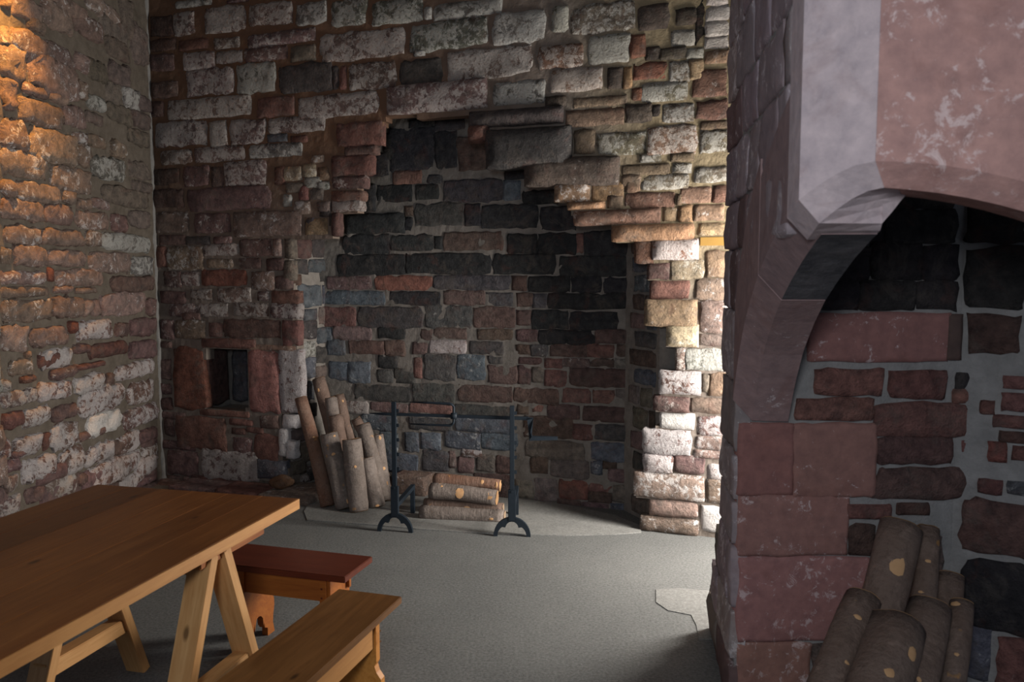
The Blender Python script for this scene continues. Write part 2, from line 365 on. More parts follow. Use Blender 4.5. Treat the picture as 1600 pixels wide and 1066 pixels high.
WB = '''275 0 331 10 G;355 0 388 3 P;236 26 270 56 B;272 20 304 55 W;321 10 383 50 W;390 5 458 38 W;464 5 511 38 G;519 0 572 39 G;582 0 661 37 G;664 12 674 30 G;677 3 785 27 G
235 62 275 79 B;280 62 326 77 R;335 60 375 75 W;388 50 494 69 W;236 85 272 110 P;288 82 336 108 W;338 80 379 98 W;383 74 449 95 P;455 71 494 95 Q;500 49 632 92 W;641 34 762 76 G;648 80 664 87 G
240 128 278 152 P;292 108 366 148 W;371 99 431 145 G;438 100 519 144 D;521 104 529 140 D;532 104 541 140 R;546 99 619 139 W;626 94 690 132 D;700 76 831 120 W;771 19 853 66 G
236 160 256 182 X;262 153 393 184 W;402 152 461 182 R;467 147 592 182 W;606 130 761 174 W d.03 q.02;771 128 851 163 G
244 190 324 228 W;328 190 355 228 W;361 188 415 224 W;420 183 508 206 W;418 210 449 221 U;455 213 480 222 R
252 235 300 256 W;305 230 382 252 W;390 225 472 245 G;242 265 280 288 B;288 260 328 290 P;331 262 349 291 P;352 252 416 289 W
240 297 287 324 B;294 293 424 328 P;244 331 295 363 L;305 334 360 364 P;367 331 471 369 L d.03 q.02;478 342 512 366 O;477 341 492 366 D
250 368 290 382 P;292 370 328 382 D;335 370 362 380 P;243 386 260 418 R;262 386 318 422 L;320 382 373 399 W;376 374 425 400 P;427 374 440 400 L
325 406 364 418 L;374 404 408 419 P;418 404 444 422 B;258 424 284 448 P;285 425 312 446 W;316 422 386 446 Z;394 425 429 452 L;431 432 451 452 P
252 456 290 474 P;299 453 332 468 W;340 450 393 472 W;404 456 420 470 W;425 455 467 474 R;265 476 309 494 W;311 475 356 494 W;365 474 420 494 W;424 475 468 497 W
275 501 320 529 L;286 489 313 499 P;328 505 348 526 P;350 500 440 527 X;442 501 468 540 R;316 530 400 543 R d.03;388 540 462 547 O;252 500 272 530 P;248 534 268 543 P
271 543 320 640 Z;389 549 436 644 A;438 546 472 645 N;240 560 268 592 P;244 600 268 615 P;250 622 270 640 X;250 645 290 654 P;312 642 390 650 R
258 655 272 681 P;276 652 353 701 R;360 656 395 664 R;408 650 436 669 P;363 670 384 678 R;386 669 411 676 R;398 680 436 721 R;366 685 395 714 P
442 649 463 668 V;437 670 449 713 V;447 690 462 716 V;255 690 306 702 P;262 705 310 742 P;316 704 404 750 W;404 720 448 748 U d.03;262 744 296 764 P;300 746 385 768 R;250 770 330 800 P;336 775 420 800 P;388 752 440 764 Q;200 810 300 840 P
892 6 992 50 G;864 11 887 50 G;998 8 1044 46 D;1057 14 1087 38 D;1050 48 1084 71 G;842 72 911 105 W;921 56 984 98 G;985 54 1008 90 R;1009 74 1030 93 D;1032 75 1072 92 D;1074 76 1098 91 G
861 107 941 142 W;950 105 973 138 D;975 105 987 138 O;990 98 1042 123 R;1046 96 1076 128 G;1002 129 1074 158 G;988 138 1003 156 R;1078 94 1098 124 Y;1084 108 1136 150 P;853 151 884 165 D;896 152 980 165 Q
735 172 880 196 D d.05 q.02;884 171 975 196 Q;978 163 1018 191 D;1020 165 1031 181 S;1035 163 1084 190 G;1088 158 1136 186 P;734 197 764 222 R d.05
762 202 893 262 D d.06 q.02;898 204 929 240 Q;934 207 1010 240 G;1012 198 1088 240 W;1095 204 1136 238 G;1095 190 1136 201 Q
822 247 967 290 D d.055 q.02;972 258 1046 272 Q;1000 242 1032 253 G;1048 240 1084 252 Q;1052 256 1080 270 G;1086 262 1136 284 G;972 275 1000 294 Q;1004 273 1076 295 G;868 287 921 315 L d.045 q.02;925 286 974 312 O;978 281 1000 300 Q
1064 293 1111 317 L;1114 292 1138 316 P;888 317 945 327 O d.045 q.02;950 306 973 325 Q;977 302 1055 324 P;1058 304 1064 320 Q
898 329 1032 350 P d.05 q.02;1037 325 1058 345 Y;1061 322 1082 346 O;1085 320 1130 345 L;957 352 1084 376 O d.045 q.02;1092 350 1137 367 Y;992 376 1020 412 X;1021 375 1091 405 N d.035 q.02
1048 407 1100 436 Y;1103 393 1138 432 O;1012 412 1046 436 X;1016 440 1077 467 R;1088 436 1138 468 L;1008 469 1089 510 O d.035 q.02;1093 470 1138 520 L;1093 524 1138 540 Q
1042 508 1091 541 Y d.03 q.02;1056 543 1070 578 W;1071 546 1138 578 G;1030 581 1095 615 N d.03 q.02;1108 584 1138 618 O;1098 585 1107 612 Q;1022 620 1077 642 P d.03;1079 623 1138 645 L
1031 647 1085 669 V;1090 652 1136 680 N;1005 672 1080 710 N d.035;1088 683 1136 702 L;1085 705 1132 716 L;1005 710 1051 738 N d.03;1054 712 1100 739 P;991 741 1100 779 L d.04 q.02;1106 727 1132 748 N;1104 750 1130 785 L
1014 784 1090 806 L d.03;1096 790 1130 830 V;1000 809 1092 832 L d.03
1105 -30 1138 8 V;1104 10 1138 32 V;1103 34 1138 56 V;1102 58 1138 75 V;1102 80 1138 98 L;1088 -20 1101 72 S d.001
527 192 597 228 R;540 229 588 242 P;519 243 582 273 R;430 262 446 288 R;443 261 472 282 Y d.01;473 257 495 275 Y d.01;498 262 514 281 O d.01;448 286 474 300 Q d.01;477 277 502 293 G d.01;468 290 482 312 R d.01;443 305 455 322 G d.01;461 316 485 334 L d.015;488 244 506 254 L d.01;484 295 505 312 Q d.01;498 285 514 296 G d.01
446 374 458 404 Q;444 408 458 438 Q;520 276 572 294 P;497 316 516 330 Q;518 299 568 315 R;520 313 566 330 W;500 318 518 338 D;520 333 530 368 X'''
stones_px(B, wall_b, WB)  # tall narrow S strip at top right: a notch's darkness given as colour
# courses above, to the right and behind the pillar, outside the photograph
def courses(plane, root, s0, s1, z0, z1, codes, h=.13, skip=None, **k):
    z = z0
    while z < z1 - .05:
        hh = random.uniform(.8, 1.25) * h; s = s0 + random.uniform(0, .1)
        while s < s1 - .08:
            ww = random.uniform(.16, .42)
            if s + ww > s1: ww = s1 - s
            if not (skip and skip(s + ww / 2, z + hh / 2)): put_stone(plane, root, s, z, s + ww - .03, z + hh - .03, random.choice(codes), **k)
            s += ww
        z += hh
_, ztop = B.hit(800, -5)
courses(B, wall_b, corner_s + .05, B.hit(1137, 400)[0], 3.80, zC, 'WGPD', .15)
courses(B, wall_b, B.hit(1150, 400)[0], sR - .2, .05, 2.6, 'LNOY', .24)
courses(B, wall_b, B.hit(1150, 400)[0], sR - .2, 2.6, zC - .1, 'LOYG', .2)
# lit ochre slot beside the corbels, the recess done as a solid coloured block
s0, z0 = B.hit(1094, 384); s1, z1 = B.hit(1137, 370)
def rel(root, o, p, a=0):
    rr = root.rotation_euler.z; q = Vector(p) - root.location; ca, sa = math.cos(-rr), math.sin(-rr)
    o.location = (q.x * ca - q.y * sa, q.x * sa + q.y * ca, q.z); o.rotation_euler = (0, 0, a - rr)
ob = box('lit_slot_block', (-(s1 - s0) / 2, -.012, -(z1 - z0) / 2), ((s1 - s0) / 2, .05, (z1 - z0) / 2), M_OCHRE, wall_b); rel(wall_b, ob, B.world((s0 + s1) / 2, (z0 + z1) / 2), B.a)
# niche lining
nl = min(p[0] for p in nh); nr = max(p[0] for p in nh); nb = min(p[1] for p in nh); nt_ = max(p[1] for p in nh)
def lining(name, pts, fcs, plane, root, mat):
    o = link(name, mesh_of(pts, fcs), mat, root); o.location = (0, 0, 0) if root is wall_b else o.location; return o
t_ = .05; dn = .30
lining('niche_lining', [(nl - t_, .02, nb - t_), (nr + t_, .02, nb - t_), (nr + t_, .02, nt_ + t_), (nl - t_, .02, nt_ + t_),
       (nl - .01, dn, nb - .01), (nr + .01, dn, nb - .01), (nr + .01, dn, nt_ + .01), (nl - .01, dn, nt_ + .01)],
       [(4, 5, 6, 7), (0, 1, 5, 4), (1, 2, 6, 5), (2, 3, 7, 6), (3, 0, 4, 7)], B, wall_b, M_MORTR)
NP = Plane(B.world(0, 0, dn - .02).xy, math.degrees(B.a))
wd = nr - nl
for a, b_, c_ in ((.10, .42, 'U'), (.46, .97, 'U')): put_stone(NP, wall_b, nl + wd * a, nb + .02, nl + wd * b_, nt_ - .02, c_, d=.012, dep=0)
NS = Plane(B.world(nl, 0).xy, math.degrees(B.a) + 90)
put_stone(NS, wall_b, .04, nb + .02, .27, nt_ - .02, 'X', d=.01)
# plugs for the little soot-black put-log holes
# ---- left wall
l0 = -3.3
wall_l = tag(wall_slab(LW, l0, .02, 0, zC, [], .3, M_MORTL, 'wall_left', amp=.008), kind='structure')
WL = '''0 0 12 12 L;15 0 62 30 L;64 4 108 46 L;75 0 130 22 L;132 0 182 26 L;114 26 158 60 L;155 30 196 60 Q;165 62 200 92 Q;186 0 206 60 Q;204 40 226 100 Q
40 30 66 50 L;68 72 113 112 L;116 84 132 112 L;134 95 163 125 Q;168 100 200 132 Q;0 40 12 70 L;16 54 70 90 L;0 75 38 124 L;42 92 118 148 L;120 128 134 155 L
0 124 22 170 L;32 133 70 150 L;74 148 100 162 L;135 150 160 172 G;165 130 186 160 Q;190 140 214 170 G;28 160 92 196 L;96 168 130 198 L;132 178 160 194 Q;165 165 202 190 Q;206 176 230 200 Q
0 188 42 234 L;44 205 118 254 L;119 226 136 262 L;112 207 131 222 L;135 212 160 230 L;172 222 192 246 L;198 204 230 226 Q;208 150 232 172 Q
0 236 70 278 L;78 262 140 300 L;142 246 192 280 G;200 254 232 280 Q;204 284 232 300 Q;0 282 20 306 L;22 286 92 316 L;95 298 112 318 L;158 294 228 322 Q
0 313 65 344 L;68 320 110 350 L;118 311 140 326 L;142 312 168 326 L;116 332 168 358 L;173 336 196 362 P;200 330 232 356 Q;6 354 60 382 L;62 358 128 384 L;132 362 152 384 L;155 367 232 392 G
0 388 16 412 L;18 384 68 416 L;71 392 132 416 L;138 395 200 426 L;203 402 237 430 G;0 424 68 443 L;73 418 82 440 Z;85 422 158 447 L;172 432 236 455 P;0 449 74 464 L;82 448 108 457 L;115 450 148 458 L
0 468 78 502 L;80 464 124 496 L;126 470 138 494 L;140 468 152 494 L;154 458 225 492 L;228 466 238 492 P;0 508 40 548 L;44 512 104 541 L;106 502 114 520 Z;118 500 172 530 N;178 506 196 526 P;200 498 240 524 P
60 546 108 576 N d.02;112 538 134 552 P;136 536 195 556 R;58 553 88 572 R;12 562 46 586 L;200 532 242 560 P;38 550 46 558 O;75 574 120 590 P;112 568 160 575 R;178 566 238 590 N
30 588 50 598 R;55 597 107 624 N;113 586 160 612 N;163 584 174 602 P;0 594 14 611 W;0 610 54 633 W;120 606 190 645 N;198 596 238 630 N
0 644 32 668 R;33 637 74 665 N;78 634 115 655 P;190 636 244 664 N;134 645 187 677 V;76 662 120 700 N;65 676 73 704 R;120 672 160 684 P
0 686 13 716 N;18 681 62 710 N;15 704 34 714 P;90 699 132 734 N;139 692 175 717 N;181 676 217 706 N;220 680 242 704 P;6 718 27 736 P;33 714 82 748 N;132 720 200 758 N;208 713 242 741 N;208 745 240 757 P
0 744 25 768 W;37 762 64 784 P;70 746 116 778 W;117 740 128 758 P;0 775 27 806 W;205 760 245 790 P;140 770 200 800 P;60 800 120 830 W;0 812 40 850 P'''
stones_px(LW, wall_l, WL, d=.034, rough=.020, sq=.12, jit=.15, cell=.026)
sL = LW.hit(-2, 400)[0]
courses(LW, wall_l, l0 + .05, sL - .02, .1, zC, 'LLPG', .17, d=.03, rough=.014)
courses(LW, wall_l, LW.hit(30, 400)[0], -.1, .05, .45, 'NP', .15, d=.03)
courses(LW, wall_l, sL, -.1, 3.95, zC, 'LD', .15, d=.03)
# pale mortar seam running down the corner
sm = [(229, -12), (228, 20), (229, 40), (224, 80), (226, 105), (222, 120), (228, 140), (230, 170), (228, 240), (238, 262), (234, 300), (240, 350), (240, 385), (244, 430), (240, 450), (242, 505), (250, 540), (246, 570), (247, 600), (244, 660), (250, 700), (257, 735), (258, 760)]
bm = bmesh.new(); prev = None; pts = []
for x, y in sm:
    s, z = B.hit(x, y); pts.append(B.world(max(s, corner_s - .01) , z, -.012))
fine = []
for a, b_ in zip(pts, pts[1:]):
    n = max(2, int((b_ - a).length / .03))
    for i in range(n): fine.append(a.lerp(b_, i / n))
fine.append(Vector((pts[-1].x, pts[-1].y, 0)))
for i, p in enumerate(fine):
    rr = .026 + .014 * noise.noise(Vector((p.z * 6, 0, 1)))
    ring = [bm.verts.new(p + Vector((math.cos(t) * rr, math.sin(t) * rr * .8, noise.noise(Vector((p.z * 9, t, 0))) * .01))) for t in [k * math.tau / 8 for k in range(8)]]
    if prev:
        for k in range(8): bm.faces.new((prev[k], prev[(k + 1) % 8], ring[(k + 1) % 8], ring[k]))
    prev = ring
sme = bm_done(bm, True); so = link('corner_mortar_seam', sme, M_SEAM, wall_b); so.matrix_parent_inverse = Matrix.LocRotScale(wall_b.location, wall_b.rotation_euler, None).inverted()

# ================================================================== ruined fireplace in the back wall
DEP = .40
fp = empty('recessed_fireplace', B.world(B.hit(760, 800)[0], 0), B.a)
tag(fp, 'wide ruined fireplace recess with soot-blackened stone back under stepped stones', 'fireplace')
RP = Plane(B.world(0, 0, DEP).xy, math.degrees(B.a))
sl_f = B.hit(452, 600)[0]; sl_b = RP.hit(514, 600)[0] - .03
sr_b = RP.hit(975, 700)[0]; sr_f = B.hit(1012, 700)[0]
zt = 3.3
# shell: back, left reveal, right splay, as one rough grid following the plan line
plan = [(sl_f - .3, .04), (sl_f - .02, .05), (sl_b, DEP), (sr_b, DEP), (sr_f + .05, .10), (sr_f + .5, .10)]
def shell(plan, z0, z1, step=.035, amp=.007):
    P = []
    for (a, da), (b_, db) in zip(plan, plan[1:]):
        n = max(1, round(math.hypot(b_ - a, db - da) / step))
        for i in range(n): P.append((a + (b_ - a) * i / n, da + (db - da) * i / n))
    P.append(plan[-1]); nz = round((z1 - z0) / step); V = []; Fc = []
    for j in range(nz + 1):
        z = z0 + (z1 - z0) * j / nz
        for (a, d) in P:
            n = noise.noise(Vector((a * 8, z * 8, d * 8))) * amp + noise.noise(Vector((a * 25, z * 25, 2))) * amp * .6
            V.append((a, d - n, z))
    m = len(P)
    for j in range(nz):
        for i in range(m - 1): Fc.append((j * m + i, j * m + i + 1, (j + 1) * m + i + 1, (j + 1) * m + i))
    return V, Fc
V, Fc = shell(plan, 0, zt)
o = link('masonry_core', mesh_of(V, Fc), M_MORTR, fp); rel(fp, o, (B.p.x, B.p.y, 0), B.a)
nV = len(V)
WR = '''611 200 679 264 S;682 205 712 262 S;716 215 760 265 B;640 188 676 198 S;680 188 725 202 D;615 268 658 286 R;590 290 643 314 S;650 290 684 310 S;668 274 690 285 D;694 282 784 314 D;788 283 812 311 U;818 298 872 318 S;790 268 820 279 S
540 335 632 364 S d.03;633 323 645 337 B;633 341 644 360 S;649 318 722 352 D;727 320 750 352 S;753 321 840 355 S;846 325 900 358 S;574 240 606 275 S;560 290 586 330 S d.03;600 210 618 250 S
537 368 608 396 S;612 368 676 391 S;680 370 690 388 S;694 364 785 390 B;794 367 838 395 S;841 366 899 395 S;902 366 910 395 R;913 362 994 398 S;528 399 634 430 S;634 397 767 427 S;771 398 868 427 S;875 401 998 431 S;1000 408 1012 430 S
512 433 580 451 P;587 432 675 452 Z;678 431 797 451 D;801 433 822 453 X;826 433 890 455 S;895 433 939 457 S;945 435 1016 457 S;505 456 601 475 U;609 457 688 476 S;694 455 757 475 B;761 459 800 477 D;808 459 832 478 X;833 461 854 480 D;856 459 988 482 S;994 463 1012 478 D
494 481 556 509 R;560 481 661 511 D;665 478 737 511 D;741 481 804 511 B;809 486 828 508 X;832 486 886 513 S;891 489 964 514 S;968 484 1008 511 B;986 476 1006 484 D
500 513 518 530 U;522 512 580 530 P;591 513 632 528 S;656 515 675 530 B;679 514 729 528 B;747 516 800 530 B;808 516 838 532 X;842 517 929 538 S;931 517 988 536 B;512 532 538 554 U;546 534 600 552 X;602 533 632 555 X;646 537 667 552 B;673 533 728 551 N;735 535 785 553 D
808 540 828 553 X;830 540 854 556 D;860 540 916 556 B;919 540 958 557 R;965 540 988 556 B;514 566 542 592 U;545 566 578 597 U;592 557 620 574 S;590 580 614 597 D;617 578 648 598 D;648 560 658 590 R;665 556 712 594 D;716 556 757 593 U;763 558 785 567 D;763 572 808 598 B
811 560 845 568 X;810 572 828 600 X;832 575 848 597 Q;852 562 878 574 R;880 562 920 572 P;922 562 958 572 B;852 580 885 602 R;891 577 978 603 X;962 562 985 575 Q;980 585 1000 606 B
555 604 640 626 D;646 601 710 630 D;717 604 800 627 B;804 609 872 630 X;880 608 922 628 R;928 611 959 629 R;963 610 984 628 Q;538 628 575 645 W;580 631 636 643 P;641 633 706 645 R;711 635 800 652 D;809 634 825 646 B;834 635 848 643 R;857 634 905 654 X;912 637 976 658 X;982 634 1006 655 B
566 650 620 672 U;640 655 705 672 D;713 655 800 675 U;819 652 895 683 B;897 664 926 686 R;930 666 990 688 D;593 677 620 707 U;634 677 653 705 U;659 677 688 702 U;696 677 750 700 U;753 678 808 702 U;596 710 652 736 U;661 706 700 735 D;722 704 752 714 N;702 706 712 730 P;716 716 740 738 P;745 712 772 735 Q;776 714 800 738 X
822 690 912 716 Q;925 693 985 720 U;830 712 855 738 B;861 720 920 746 Q;925 722 940 740 U;943 722 962 732 B;952 735 980 753 P;806 752 832 777 Q;836 750 870 782 Q;873 752 918 778 Z;921 758 958 768 R;921 771 955 784 B;910 787 950 803 P;959 760 985 784 Q;955 788 975 806 U;872 782 906 795 B;700 745 740 775 Q;742 742 800 775 B;520 760 600 785 Q;560 740 600 758 U;984 690 998 720 P;990 660 1004 688 B;988 722 1002 738 Q;980 788 998 800 O;986 752 998 775 Q;984 803 1004 822 Q'''
def recess(text):
    for line in text.replace('\n', ';').split(';'):
        t = line.split()
        if len(t) < 5: continue
        xc = (float(t[0]) + float(t[2])) / 2; y1 = float(t[3])
        if RP.hit(xc, 600)[0] > sr_b + .02: continue
        else: stones_px(RP, fp, line, d=.008, grow=.018, rough=.006, tint=(1.3, 1.42, 1.48))
a_sp = B.a + math.atan2(-(-(DEP - .10)), sr_f + .05 - sr_b) * 1
q0 = B.world(sr_b, 0, DEP); q1 = B.world(sr_f + .05, 0, .10)
SP = Plane(q0.xy, math.degrees(math.atan2(q1.y - q0.y, q1.x - q0.x)))
recess(WR)
random.seed(5); courses(SP, fp, .04, (q1 - q0).length - .01, .03, 2.0, 'QPUDBBQ', .135, d=.012, tint=(1.2, 1.3, 1.3), grow=.012)
q0 = B.world(sl_f - .02, 0, .05); q1 = B.world(sl_b, 0, DEP)
LP = Plane(q0.xy, math.degrees(math.atan2(q1.y - q0.y, q1.x - q0.x)))
stones_px(LP, fp, '''456 374 486 402 X;488 374 524 402 D;460 406 480 428 D;482 406 516 426 U;456 430 470 445 X;466 446 502 480 U;474 484 494 500 U;472 502 494 530 D;474 534 492 556 G;474 560 494 590 U;474 596 490 625 U;462 640 482 660 U;456 672 478 690 Q;470 692 490 720 Q;456 720 478 742 Q;480 724 496 748 D;458 744 490 754 W;520 336 536 366 S;478 630 494 650 D;500 410 518 440 D;504 446 518 474 U;498 480 516 506 Q;496 512 514 536 U;494 542 514 566 D;492 572 512 590 Q;458 530 472 548 Q;462 552 474 580 D;452 606 470 634 Q;470 756 492 768 Q''', d=.014)
# roof of the recess, closing it behind the corbels
o = link('flue_throat', mesh_of([(sl_f - .3, .3, zt), (sr_f + .4, .3, zt), (sr_f + .4, DEP + .1, zt), (sl_f - .3, DEP + .1, zt)], [(0, 1, 2, 3)]), M_VOID, fp); rel(fp, o, (B.p.x, B.p.y, 0), B.a)
# stones that stick out of the foot of the wall
def block(name, px, d_out, code, root, top=None, plane=B, depth_in=.1):
    x0, y0, x1, y1 = px; xc, yc = (x0 + x1) / 2, (y0 + y1) / 2
    PL = Plane(plane.world(0, 0, -d_out).xy, math.degrees(plane.a))
    s0, _ = PL.hit(x0, yc); s1, _ = PL.hit(x1, yc); _, z0 = PL.hit(xc, y1); _, z1 = PL.hit(xc, y0)
    o = put_stone(PL, root, s0, max(z0, .0), s1, z1, code, d=.01, rough=.01, dep=.02, sq=.05, jit=.05, embed=d_out + depth_in, cell=.04); return o
block('stone', (402, 778, 478, 806), .30, 'L', wall_b)
block('stone', (612, 746, 662, 778), .20, 'L', fp, plane=RP)
block('stone', (262, 764, 330, 800), .28, 'P', wall_b)
block('stone', (333, 770, 399, 806), .30, 'R', wall_b)
block('stone', (205, 758, 260, 796), .2, 'P', wall_b)
block('stone', (400, 812, 466, 822), .29, 'B', wall_b)
# hearth: a thin pale screed in front of and inside the recess
hp = [(475, 800), (480, 814), (540, 818), (590, 822), (655, 828), (720, 832), (800, 836), (880, 838), (960, 836), (1002, 833), (1000, 822), (960, 806), (905, 794), (860, 786), (800, 776), (700, 768), (560, 764), (498, 764)]
hpts = [at_z(*p) for p in hp]; cx = sum(p.x for p in hpts) / len(hpts); cy = sum(p.y for p in hpts) / len(hpts)
bm = prism([(p.x - cx, p.y - cy) for p in hpts], 'z', 0.0005, .006)
hr = link('hearth', bm_done(bm), M_HEARTH); hr.location = (cx, cy, 0)
tag(hr, 'thin pale worn hearth slab at the foot of the blackened recess', 'hearth')
pp = [(1025, 922), (1025, 942), (1044, 955), (1080, 962), (1088, 978), (1092, 1000), (1135, 1000), (1135, 926), (1060, 920)]
ppts = [at_z(*p) for p in pp]; cx = sum(p.x for p in ppts) / len(ppts); cy = sum(p.y for p in ppts) / len(ppts)
fo = link('cement_patch', bm_done(prism([(p.x - cx, p.y - cy) for p in ppts], 'z', .0005, .0035)), M_PATCH, floor); fo.location = (cx, cy, 0)

# ================================================================== arched fireplace, right
AF = empty('arched_fireplace', (1.3, 2.6, 0)); AF['label'] = 'tall pink sandstone fireplace with chamfered hood over a curved arch'; AF['category'] = 'fireplace'
XC = FP.hit(1496, 700)[0] + FP.p.x
Gp = Plane((XC, 3.0), -32)
def afobj(name, V, Fc, mat, smooth=False):
    o = link(name, mesh_of([Vector(v) - AF.location for v in V], Fc, smooth), mat, AF); return o
def gridface(P, z0, z1, step=.04, amp=.006):
    """vertical rough sheet over a plan polyline in world x, y"""
    Q = []
    for a, b_ in zip(P, P[1:]):
        n = max(1, round(math.hypot(b_[0] - a[0], b_[1] - a[1]) / step)); nx_, ny_ = (b_[1] - a[1]), -(b_[0] - a[0]); l = math.hypot(nx_, ny_)
        for i in range(n): Q.append((a[0] + (b_[0] - a[0]) * i / n, a[1] + (b_[1] - a[1]) * i / n, nx_ / l, ny_ / l))
    Q.append((*P[-1], nx_ / l, ny_ / l)); V = []; Fc = []; nz = round((z1 - z0) / step); m = len(Q)
    for j in range(nz + 1):
        z = z0 + (z1 - z0) * j / nz
        for (x, y, a, b_) in Q:
            n = noise.noise(Vector((x * 8, y * 8, z * 8))) * amp; V.append((x + a * n, y + b_ * n, z))
    for j in range(nz):
        for i in range(m - 1): Fc.append((j * m + i, j * m + i + 1, (j + 1) * m + i + 1, (j + 1) * m + i))
    return V, Fc
g2 = Gp.world(1.6, 0)
V, Fc = gridface([(p1(3.42) + .012, 3.42), (.832 + .012, 3.012), (XC, 3.012), (g2.x, g2.y)], 0, zC)
afobj('masonry_core', V, Fc, M_MORTF)
# back of the pillar mass
V = [(p1(3.42) + .012, 3.42, 0), (3.4, 3.42, 0), (3.4, 3.42, zC), (p1(3.42) + .012, 3.42, zC)]
afobj('rear_face', V, [(1, 0, 3, 2)], M_MORTF)
# jamb and back stones
kA = dict(mat=M_ASH, rough=.004, sq=.02, jit=.03, grow=.016)
stones_px(FP, AF, '''1156 664 1238 771 A;1241 664 1366 774 A;1156 777 1322 866 A;1155 874 1356 1000 A;1155 1008 1262 1110 A;1157 1118 1340 1240 A;1157 1250 1300 1400 A;1266 492 1482 562 A;1484 494 1500 560 X''', d=.006, **kA)
stones_px(FP, AF, '''1276 578 1378 615 R;1393 582 1476 620 R;1246 625 1363 655 R;1368 633 1516 680 R;1374 685 1487 723 X;1368 733 1510 778 B k.25;1325 791 1390 808 R;1404 789 1450 802 X;1330 822 1366 866 B;1496 585 1562 607 S;1492 610 1530 628 R;1505 690 1532 704 R;1515 726 1580 750 Q
1372 840 1470 900 Q;1376 906 1480 980 Q;1268 1012 1360 1100 Q;1364 1000 1480 1080 B;1300 1110 1480 1200 Q
1272 386 1360 436 S;1364 380 1440 436 S;1444 384 1496 436 S;1272 440 1340 482 S;1344 440 1430 482 S;1434 440 1494 482 S;1280 330 1380 378 S;1384 330 1494 378 S;1300 280 1490 325 S''', d=.008, grow=.014, tint=(1.5, 1.4, 1.4))
stones_px(Gp, AF, '''1553 653 1620 668 R;1566 616 1600 640 R;1562 678 1620 690 X;1546 693 1572 720 Z;1583 700 1620 718 R;1530 752 1565 770 R;1575 756 1620 772 U;1506 786 1620 868 X;1508 884 1640 990 S;1514 494 1590 552 B;1570 590 1600 606 R;1512 980 1545 1060 U;1560 1000 1620 1080 R;1526 1075 1556 1120 R;1512 386 1600 480 S;1512 300 1600 380 S;1534 628 1552 645 R''', d=.010, grow=.012, tint=(1.4, 1.3, 1.35))
random.seed(9); courses(Gp, AF, .24, 1.5, .05, 2.6, 'RQXBUR', .17, d=.012, grow=.0)
# the arch and hood: plan path of the outer face, with the height of the lower edge at each point
ctrl = [(3.0, 1.12), (2.9, 1.27), (2.78, 1.40), (2.64, 1.50), (2.51, 1.575), (2.36, 1.64), (2.2, 1.70), (2.05, 1.745), (1.93, 1.775)]
def zc(Y):
    for (a, za), (b_, zb) in zip(ctrl, ctrl[1:]):
        if b_ <= Y <= a: return za + (zb - za) * (a - Y) / (a - b_)
    return ctrl[-1][1]
TH = .18
def sample(Y): return (p1(Y), Y, zc(Y), 1.0, -.1359)                # inner offset direction (to the right)
flank = [sample(3.0 - (3.0 - 1.93) * i / 26) for i in range(27)]
cA = (p1(1.93), 1.93); cB = (1365 - 800) / F * 1.84, 1.84
facet = [(cA[0] + (cB[0] - cA[0]) * t, cA[1] + (cB[1] - cA[1]) * t, 1.775 + .075 * math.sin(t * math.pi / 2), .8 - .2 * t, .05 + .5 * t) for t in (0, .25, .5, .75, 1)]
cD = (1.9, 1.52)
def zf(t): return 1.85 - .02 * math.sin(t * 2) - .62 * t ** 1.9
front = []
for i in range(1, 19):
    t = i / 18; front.append((cB[0] + (cD[0] - cB[0]) * t, cB[1] + (cD[1] - cB[1]) * t, zf(t), .3, .95))
def strip(name, path, ztop, mat, ch=.05, out=0.0, zadd=0.0, soot=False, color=None, th=TH, par=None):
    """outer face, chamfer, soffit and inner face swept along the path"""
    V = []; Fc = []
    for (x, y, z, ix, iy) in path:
        l = math.hypot(ix, iy); ix, iy = ix / l, iy / l; zt_ = ztop(x, y, z) if callable(ztop) else ztop
        x0, y0 = x - ix * out, y - iy * out
        V += [(x0, y0, zt_), (x0, y0, (z + ch + zt_) / 2), (x0, y0, z + ch), (x0 + ix * ch, y0 + iy * ch, z - zadd), (x + ix * th * .6, y + iy * th * .6, z - zadd), (x + ix * th, y + iy * th, z - zadd), (x + ix * th, y + iy * th, zt_)]
    m = 7
    for i in range(len(path) - 1):
        for k in range(m):
            k2 = (k + 1) % m; a = i * m; b_ = a + m
            Fc.append((a + k, b_ + k, b_ + k2, a + k2))
    Fc.append(tuple(range(m - 1, -1, -1))); Fc.append(tuple(range((len(path) - 1) * m, len(path) * m)))
    o = afobj(name, V, Fc, mat); bm = bmesh.new(); bm.from_mesh(o.data); bmesh.ops.recalc_face_normals(bm, faces=bm.faces); bm.to_mesh(o.data); bm.free()
    if soot:
        o.data.materials.append(M_SOOT)
        for f in o.data.polygons[:-2]:
            if f.index % m in (3, 4): f.material_index = 1
    if color: o.color = color
    return o
cP = (.30, .19, .18, .34)
strip('hood_core', [(a, b_, c_ + .025, d_, e_) for a, b_, c_, d_, e_ in flank if b_ > 2.0], zC, M_MORTF, ch=.10)
def zcap(Y): return zc(Y) + .34
Y1 = [p for p in flank if p[1] >= 2.50]; Y2 = [p for p in flank if 2.52 >= p[1] >= 1.98]
Y1.append(sample(2.50)); Y1.sort(key=lambda p: -p[1]); Y2 = [sample(2.49)] + [p for p in Y2 if p[1] < 2.48]
strip('voussoir', Y1, lambda x, y, z: z + .42, M_ASH, ch=.07, out=.015, zadd=.006, color=(.29, .19, .18, .35), th=TH + .004)
strip('voussoir', Y2, lambda x, y, z: z + .36, M_ASH, ch=.07, out=.015, zadd=.006, color=(.28, .19, .185, .35), th=TH + .004, soot=True)
